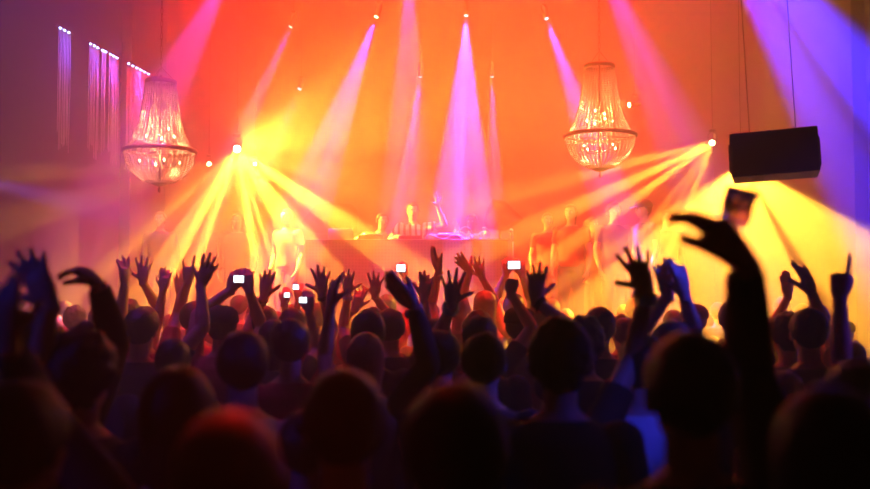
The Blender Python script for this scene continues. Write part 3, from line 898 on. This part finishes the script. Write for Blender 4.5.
lamp('blazing yellow lamp at the heart of the brightest rays, left', YA, g1, (1, .85, .5), 160, .7)
lamp('small yellow lamp just below left of the blazing lamp', YB, g1, (1, .8, .3), 60, .42)
lamp('small yellow lamp just below right of the blazing lamp', YC, g1, (1, .8, .3), 60, .35)
lamp('yellow lamp between the right chandelier and the hanging speaker', YR, (.5, 3, 1.5), (1, .8, .3), 60, .5)
lamp('yellow lamp behind the left edge of the hanging speaker', YS, (1.5, 2, 1.5), (1, .8, .3), 60, .5)
lamp('small yellow lamp just right of the right chandelier', YT, at(560, 112, 12), (1, .7, .2), 60, .5)

# ------------------------------------------------------------------ strings of light curtain on the left wall
LEDM = mat('led_point', (.3, .4, 1), .3, emit=(.35, .45, 1.0), estr=30)
STR = mat('curtain_string', (.60, .50, .62), .5)
AL_, BL_ = at(57, 27, 10.8), at(150, 74, 13.3)
AL_.x = -4.56; BL_.x = -4.45
def curtain(px0, px1, label, drop):
    # walk along the left wall: y from the photo column at this height
    def pos(px):
        f = (px - 57) / 93
        Y = 1 / ((1 - f) / 10.8 + f / 13.3)
        return Vector((at(px, 100, Y).x, Y, 0))
    a, b_ = pos(px0), pos(px1)
    z = AL_.z
    t = thing('light_curtain', label, 'curtain', ((a + b_) / 2) + Vector((0, 0, z)), (0, 0, 0), 'string light curtains on the left wall')
    o0 = t.location
    bm = bmesh.new(); box(bm, (0, 0, .015), ((b_ - a).length + .04, .05, .03), .004, Quaternion((0, 0, 1), math.atan2((b_ - a).y, (b_ - a).x)))
    obj('rail', bm, BLACKP, t, False)
    n = max(3, int((b_ - a).length / .11))
    for i in range(n):
        bm = bmesh.new(); ball(bm, a.lerp(b_, (i + .5) / n) + Vector((0, 0, z - .008)) - o0 + Vector((.01, -.03, 0)), .014, 1); obj('led', bm, LEDM, t)
    bm = bmesh.new()
    m = int((b_ - a).length / .03)
    rr = random.Random(int(px0))
    for i in range(m):
        q = a.lerp(b_, (i + .5) / m) + Vector((0, 0, z)) - o0
        L = drop * rr.uniform(.85, 1)
        tube(bm, [q + Vector((0, 0, -.0)), q + Vector((rr.uniform(-.01, .01), rr.uniform(-.01, .01), -L * .5)), q + Vector((0, rr.uniform(-.01, .01), -L))], .0042, 4)
    tag(obj('strings', bm, STR, t), kind='stuff')
    mid = (a + b_) / 2
    area('curtain_light', (mid.x + .14, mid.y - .05, z + .12), (mid.x - .02, mid.y, z - 1.2), (.25, .12, 1.0), 14 * (b_ - a).length, .05, (b_ - a).length, 80)
curtain(57, 70, 'string light curtain nearest the camera, leftmost on the wall', 1.5)
curtain(88, 99, 'string light curtain, second from the left on the wall', 1.5)
curtain(101, 106, 'narrow string light curtain between two wider ones, left wall', 1.5)
curtain(108, 118, 'string light curtain, fourth from the left on the wall', 1.5)
curtain(126, 150, 'string light curtain, rightmost and farthest on the left wall', 1.6)

# ------------------------------------------------------------------ the glass in the big hand
def seal(bm):
    bmesh.ops.remove_doubles(bm, verts=bm.verts[:], dist=.0009)
    bmesh.ops.recalc_face_normals(bm, faces=bm.faces[:])
GLS = mat('clear_glass', (1, 1, 1), .02, trans=1.0, ior=1.10)
LIQ = mat('amber_drink', (1, .75, .35), .02, trans=1.0, ior=1.14)
g = thing('drinking_glass', 'clear tumbler with ice in the big dark raised hand', 'glass', at(738, 208, 2.04), (math.radians(8), math.radians(14), 0))
bm = bmesh.new(); lathe(bm, [(.0004, -.040), (.028, -.042), (.032, -.036), (.037, .045), (.0345, .045), (.030, -.028), (.0004, -.030)], 40); seal(bm); obj('tumbler', bm, GLS, g)
bm = bmesh.new(); lathe(bm, [(.0004, -.029), (.0295, -.027), (.0320, .012), (.0004, .012)], 32); seal(bm); obj('drink', bm, LIQ, g)
for i, (dx, dy, dz) in enumerate(((.010, .004, .010), (-.013, -.006, .014), (.002, -.012, .022))):
    bm = bmesh.new(); box(bm, (dx, dy, dz), (.017, .017, .017), .003, Quaternion((1, 1, 0), .6 + i)); obj('ice_cube', bm, GLS, g)
bm = bmesh.new(); tube(bm, [(-.01, 0, -.02), (.03, .0, .085)], .0025, 8); obj('straw', bm, BLACKP, g)
# ------------------------------------------------------------------ the crowd with raised hands (right hand +1, left hand -1)
RR = raiser
PH = mat('phone_body', (0.03, 0.03, 0.035), 0.3)
SCR = mat('phone_screen', (0.05, 0.05, 0.05), 0.2, emit=(0.75, 0.88, 1.0), estr=5)

def phone(label, loc, yaw=0.0, w=.10, h=.058, tilt=0.0):
    t = thing('phone', label, 'phone', loc, (tilt, 0, yaw), 'lit phones held up in the crowd')
    bm = bmesh.new(); box(bm, (0, 0, 0), (w, .009, h), .004); obj('casing', bm, PH, t)
    bm = bmesh.new(); box(bm, (0, -.0052, 0), (w * .80, .002, h * .82), .0005); obj('screen', bm, SCR, t)
    bm = bmesh.new(); tube(bm, [(w * .36, .004, h * .2), (w * .36, .007, h * .2)], .005, 12); obj('camera_lens', bm, STEEL, t)
    return t

# nearest: the big dark arm with a glass
RR('person in black whose big dark bent hand holds a glass',
   [(1, 745, 262, 1.9, (-.52, .20, .80), 'fold', dict(n=(-.5, .75, -.40), sx=.03, pole=(.15, .9, -.2), s=1.06))],
   H=1.80, dy=-.08, sleeve='long', shirt='black', hair=('short', 'black'), vox=.006)
def free(x, y, r=.5):
    for (a, b) in TAKEN:
        if (a - x) ** 2 + (b - y) ** 2 < r * r: return False
    return True

# people known by their heads: (px, top py, depth, label, hair, shirt, cap)
TAKEN += [(at(645, 300, 2.35).x, 2.35), (at(640, 300, 1.85).x, 1.85)]
HEADS = [
    (228, 398, 1.30, 'bald head with a broad red rim of light, largest in the foreground', ('bald', 'black'), 'black', None),
    (82, 322, 2.6, 'tall person in black, big dark head left of the red-rimmed head', ('curly', 'black'), 'black', None),
    (560, 318, 2.35, 'person with big bushy dark hair, black shirt, right of centre foreground', ('curly', 'black'), 'black', None),
    (642, 336, 3.1, 'person in a white shirt patched with blue light, right foreground', ('short', 'black'), 'white', None),
    (345, 368, 1.9, 'person with short dark hair in the lower centre left foreground', ('short', 'brown'), 'black', None),
    (484, 341, 2.9, 'person with round head rimmed orange, below the spread dark hand', ('short', 'black'), 'black', None),
    (455, 392, 1.35, 'person in black, dark head at the bottom centre', ('short', 'black'), 'black', None),
    (830, 372, 1.6, 'person in black, dark head at the bottom right corner', ('long', 'black'), 'black', None),
    (20, 380, 1.7, 'person in black, dark head at the bottom left corner', ('short', 'black'), 'black', None),
    (243, 330, 3.1, 'person in a pale shirt lit blue and red, left of centre', ('short', 'brown'), 'white', None),
    (368, 309, 4.6, 'person with round dark head lit purple on top, before the booth', ('short', 'black'), 'grey', None),
    (291, 318, 4.2, 'person with brown hair rimmed red, below the phone cluster', ('short', 'brown'), 'red', None),
    (600, 306, 5.2, 'person with dark hair, left of the beaded bracelet arm', ('short', 'black'), 'black', None),
]
for (px, py, d, lab, hr, shc, cp) in HEADS:
    p = at(px, py, d)
    H = min(1.92, max(1.5, p.z / 1.005 if hr[0] != 'curly' else p.z / 1.02))
    H = max(H, 1.55)
    ff = max((1.0, 1.06, .94, 1.12, .88, 1.2, 1.28), key=lambda f_: min(.5, min(math.hypot(p.x * f_ - a_, p.y * f_ - b_) for a_, b_ in TAKEN)) - abs(f_ - 1) * .2)
    p.x *= ff; p.y *= ff
    TAKEN.append((p.x, p.y))
    person(lab, p.x, p.y, H=H, yaw=random.uniform(-.2, .2), hair=hr, shirt=shc, cap=cp, vox=.010, skin=random.choice((0, 1)))

# left foreground arm
RR('person with dark sleeve and bare hand flopped over to the left, left foreground',
   [(1, 98, 283, 3.1, (-.75, .1, .55), 'claw', dict(n=(-.55, .3, -.75), sx=-.02, s=.86, pole=(.15, .8, -.3)))],
   H=1.78, sleeve='long', shirt='black', hair=('curly', 'black'), vox=.007)
RR('person with beaded bracelet on spread hand, thumb out left, lit blue at right',
   [(1, 646, 291, 3.15, (-.30, .12, 1), 'wide', dict(band='beads', sx=.05, n=(.25, 1, 0.2)))],
   H=1.72, sleeve='short', shirt='black', hair=('short', 'brown'), vox=.006, skin=1, female=True)
RR('person whose two bare blue-lit arms rise just right of the beaded bracelet',
   [(-1, 668, 296, 3.75, (-.10, .15, 1), 'half', dict(sx=-.03)), (1, 684, 296, 3.7, (-.12, .1, 1), 'half', dict(sx=.12, n=(-.5, 1, 0)))],
   H=1.75, sleeve='none', shirt='navy', hair=('long', 'brown'), vox=.007, female=True, cx=at(676, 296, 3.7).x)
RR('person pointing one finger straight up at the far right edge',
   [(-1, 840, 297, 3.3, (.04, .05, 1), 'point', dict(sx=.12, n=(.7, 1, 0)))], H=1.74, sleeve='none', shirt='navy', hair=('long', 'black'), vox=.007, female=True)
RR('person with dark hand half curled against the yellow glow at right',
   [(1, 812, 293, 4.6, (-.30, .1, 1), 'half', dict(n=(-.5, .85, 0), sx=.10))], H=1.78, sleeve='short', shirt='grey', hair=('short', 'black'), vox=.007)
RR('person with small pale hand raised left of the half curled hand, right side',
   [(-1, 788, 296, 6.5, (-.1, .1, 1), 'together', dict(sx=-.02))], H=1.76, sleeve='short', shirt='red', hair=('short', 'brown'), vox=.008)
# the centre
RR('person with big open left hand and black wristband, right of centre',
   [(-1, 536, 301, 4.3, (.03, .08, 1), 'open', dict(band='cloth', sx=.05, pole=(.6, -.3, -.6)))], H=1.74, shirt='black', hair=('curly', 'black'), vox=.006)
RR('person with wide spread dark hand and glinting bracelet before the booth',
   [(-1, 452, 305, 4.55, (.02, .08, 1), 'wide', dict(band='beads', sx=-.03))], H=1.74, shirt='grey', hair=('short', 'black'), vox=.006)
RR('person with blue-lit hand reaching up left, long dark sleeve',
   [(-1, 414, 306, 3.7, (-.72, .1, .70), 'together', dict(band='watch', sx=.24, n=(.3, 1, .3), pole=(.5, -.2, -.8)))],
   H=1.70, sleeve='long', shirt='black', hair=('short', 'black'), vox=.006)
RR('person with spread hand and dark wristband at the left booth end',
   [(1, 322, 294, 5.8, (-.05, .08, 1), 'wide', dict(band='cloth', sx=.0))], H=1.75, shirt='red', hair=('short', 'brown'), vox=.007)
RR('person with wide spread hand, thumb right, before the left speaker',
   [(-1, 348, 294, 6.2, (-.10, .08, 1), 'wide', dict(band='white', sx=.02))], H=1.74, shirt='black', hair=('bun', 'brown'), vox=.007, female=True)
RR('person with both elbows bent and one open hand below the booth lettering',
   [(1, 375, 296, 6.6, (.05, .08, 1), 'wide', dict(sx=-.02)), (-1, 355, 309, 6.5, (.3, .2, 1), 'half', dict(sx=.05))], H=1.72, shirt='red', hair=('short', 'black'), vox=.007)
RR('person with dark cupped hand raised under the small phone at centre',
   [(1, 424, 298, 5.8, (.12, .1, 1), 'half', dict(sx=-.03))], H=1.75, shirt='black', hair=('short', 'black'), vox=.007)
RR('person with yellow-lit hand held flat and high before the disc jockey',
   [(-1, 439, 271, 6.8, (-.35, .1, .9), 'together', dict(sx=.10, n=(.7, .5, .2)))], H=1.84, sleeve='none', shirt='grey', hair=('bald', 'black'), vox=.007)
RR('person with two yellow-lit hands waving left before the booth',
   [(-1, 470, 271, 7.3, (-.62, .1, .70), 'open', dict(sx=.25)), (1, 482, 277, 7.35, (-.25, .1, .95), 'wide', dict(sx=.16))],
   H=1.84, cx=at(507, 280, 7.3).x, sleeve='none', shirt='white', hair=('long', 'fair'), vox=.007, female=True)
RR('person with dark closed fist on a slanting forearm right of centre',
   [(1, 511, 294, 5.6, (.15, .1, 1), 'fist', dict(sx=-.16, pole=(.1, -.3, -.9)))], H=1.73, shirt='black', hair=('curly', 'brown'), vox=.007)
RR('person filming with a lit phone in two hands, right booth end',
   [(-1, 506, 274, 7.7, (.10, .2, 1), 'cup', dict(sx=-.05)), (1, 522, 275, 7.7, (-.15, .2, 1), 'cup', dict(sx=.05))], H=1.80, shirt='grey', hair=('short', 'brown'), vox=.007)
phone('lit phone held level in two hands at the right end of the booth', at(514, 265, 7.62), w=.125, h=.078)
RR('person holding the small bright phone before the booth middle',
   [(1, 405, 277, 8.6, (-.1, .1, 1), 'cup', dict(sx=.0))], H=1.8, shirt='red', hair=('short', 'black'), vox=.008)
phone('small lit phone held up alone before the middle of the booth', at(401, 268, 8.5), w=.10, h=.085)
# left of the booth
RR('person with watch on open yellow-lit palm, left of the booth',
   [(-1, 264, 297, 5.9, (.10, .06, 1), 'open', dict(band='watch', sx=-.02))], H=1.75, shirt='black', sleeve='none', hair=('short', 'brown'), vox=.006)
RR('person framing a bright phone between both hands below the brightest lamp',
   [(-1, 231, 290, 5.6, (.25, .2, 1), 'cup', dict(sx=-.18, pole=(-.9, -.2, -.5))), (1, 249, 290, 5.6, (-.2, .2, 1), 'cup', dict(sx=.02))], cx=at(236, 290, 5.6).x,
   H=1.76, shirt='red', hair=('short', 'black'), cap='grey', vox=.006)
phone('bright white phone between two hands below the brightest lamp', at(239, 279, 5.52), w=.078, h=.048, yaw=-.2)
RR('person with the upper phone of the cluster left of the booth',
   [(-1, 299, 300, 7.7, (-.1, .2, 1), 'cup', dict())], H=1.74, shirt='black', hair=('short', 'black'), vox=.008)
phone('uppermost lit phone of the cluster left of the booth', at(296, 287, 7.6), w=.062, h=.05)
RR('person with the middle phone of the cluster left of the booth',
   [(1, 284, 304, 6.9, (.2, .2, 1), 'cup', dict())], H=1.72, shirt='grey', hair=('bun', 'brown'), vox=.008, female=True)
phone('middle lit phone, partly covered, of the cluster left of the booth', at(287, 295, 6.8), w=.05, h=.042)
RR('person with the lowest phone of the cluster left of the booth',
   [(1, 309, 311, 5.3, (-.1, .2, 1), 'cup', dict())], H=1.70, shirt='black', hair=('long', 'brown'), vox=.008, female=True)
phone('lowest lit phone of the cluster left of the booth', at(303, 300, 5.2), w=.05, h=.036)
RR('person with tilted spread hand leaning right under the bright rays',
   [(1, 201, 285, 5.2, (.35, .06, .95), 'open', dict(sx=-.08, pole=(.3, -.3, -.8)))], H=1.76, shirt='black', hair=('short', 'black'), vox=.006)
RR('person making horns with two fingers left of the tilted spread hand',
   [(-1, 188, 281, 6.3, (-.02, .06, 1), 'horns', dict(sx=.0))], H=1.78, shirt='red', hair=('short', 'brown'), vox=.007)
RR('person with small open hand just right of the curled red hand, left side',
   [(-1, 180, 294, 7.4, (-.10, .06, 1), 'open', dict(sx=.0))], H=1.72, shirt='grey', hair=('short', 'brown'), vox=.008)
RR('person with loosely curled red hand, left side of the crowd',
   [(1, 163, 290, 6.3, (.12, .06, 1), 'half', dict(sx=.0))], H=1.76, shirt='red', hair=('long', 'black'), vox=.007, female=True)
RR('person with five fingers spread wide, third raised hand from the left',
   [(1, 143, 282, 6.4, (.04, .06, 1), 'wide', dict(sx=.0))], H=1.78, shirt='red', sleeve='none', hair=('curly', 'black'), vox=.007)
RR('person with yellow glints on raised fingers under the left chandelier',
   [(-1, 125, 283, 5.8, (-.06, .06, 1), 'half', dict(sx=.0, n=(-.8, .5, 0)))], H=1.76, shirt='red', hair=('short', 'brown'), vox=.007)
RR('person with blue-lit forearm raised in front of the lowest phone',
   [(-1, 331, 306, 4.2, (.1, .06, 1), 'half', dict(sx=-.06, n=(.7, .7, 0)))], H=1.68, shirt='grey', sleeve='none', hair=('long', 'fair'), vox=.008, female=True)
# blurred left foreground
RR('person at far left, bare blue-lit arm reaching up left',
   [(1, 50, 305, 2.5, (-.45, .1, .8), 'open', dict(sx=.10))], H=1.74, shirt='navy', sleeve='none', hair=('short', 'brown'), vox=.008, skin=0)
RR('person at the left edge, nearest, one long-sleeved arm up',
   [(-1, 8, 345, 1.95, (-.2, .1, .9), 'half', dict(sx=.02))], H=1.70, shirt='navy', sleeve='long', hair=('long', 'brown'), vox=.008, skin=0, female=True)  # long navy sleeve added to keep this arm dark

# ------------------------------------------------------------------ everyone else: a few kinds of people, copied
KINDS = [
    ('short-haired man in black', dict(hair=('short', 'black'), shirt='black')),
    ('long-haired woman in dark red', dict(hair=('long', 'brown'), shirt='red', female=True, sleeve='none')),
    ('curly-haired person in grey', dict(hair=('curly', 'black'), shirt='grey')),
    ('woman with hair bun and black top', dict(hair=('bun', 'brown'), shirt='black', female=True)),
    ('man in dark cap and navy shirt', dict(hair=('short', 'black'), shirt='navy', cap='black')),
    ('fair-haired woman with a ponytail', dict(hair=('pony', 'fair'), shirt='grey', female=True)),
    ('shaven-headed man in black sweater', dict(hair=('bald', 'black'), shirt='black', sleeve='long', skin=1)),
]
spots = []
rnd = random.Random(11)
yy = 1.65
row = 0
while yy < 10.2:
    half = .483 * yy + .15
    x = -half + (.3 if row % 2 else .05)
    while x < half:
        X, Y = x + rnd.uniform(-.10, .10), yy + rnd.uniform(-.12, .12)
        if abs(X) < 4.3 and free(X, Y, .47 if yy > 2.4 else .5):
            spots.append((X, Y)); TAKEN.append((X, Y))
        x += .56 if yy < 4 else .66
    yy += .55 if yy < 4 else .72
    row += 1

def zone(X, Y):
    px = 435 + X / Y * F
    hz = 'left' if px < 290 else ('centre' if px < 580 else 'right')
    dz = 'near camera' if Y < 3.2 else ('midway to the stage' if Y < 6.5 else 'by the stage')
    return px, hz, dz

protos = {}
buckets = {}
for i, (X, Y) in enumerate(spots):
    k = rnd.choices(range(len(KINDS)), (5, 3, 2, 2, 2, 2, 2))[0]
    px, hz, dz = zone(X, Y)
    buckets.setdefault((k, hz, dz), []).append((px, X, Y))
ORD = ['first', 'second', 'third', 'fourth', 'fifth', 'sixth', 'seventh', 'eighth', 'ninth', 'tenth', 'eleventh', 'twelfth']
WHERE = {'left': 'left third', 'centre': 'middle third', 'right': 'right third'}
for (k, hz, dz), lst in sorted(buckets.items()):
    lst.sort()
    base, kw = KINDS[k]
    for j, (px, X, Y) in enumerate(lst):
        if len(lst) == 1: lab = f'{base}, {dz}, {WHERE[hz]} of crowd'
        else: lab = f'{base}, {dz}, {WHERE[hz]}, {ORD[j]} from left'
        if k not in protos:
            t = person(lab, 0, 0, H=1.75, vox=.012, **kw)
            protos[k] = t
        else:
            t = copy_tree(protos[k])
        t['label'] = lab
        t['group'] = 'people packed on the dance floor'
        h = rnd.uniform(.91, 1.035) * (.96 if kw.get('female') else 1)
        if Y < 3.0: h *= .97
        t.location = (X, Y, 0)
        t.rotation_euler = (0, 0, rnd.uniform(-.4, .4))
        t.scale = (h, h, h)
print('PEOPLE', len(TAKEN), 'fill', len(spots))
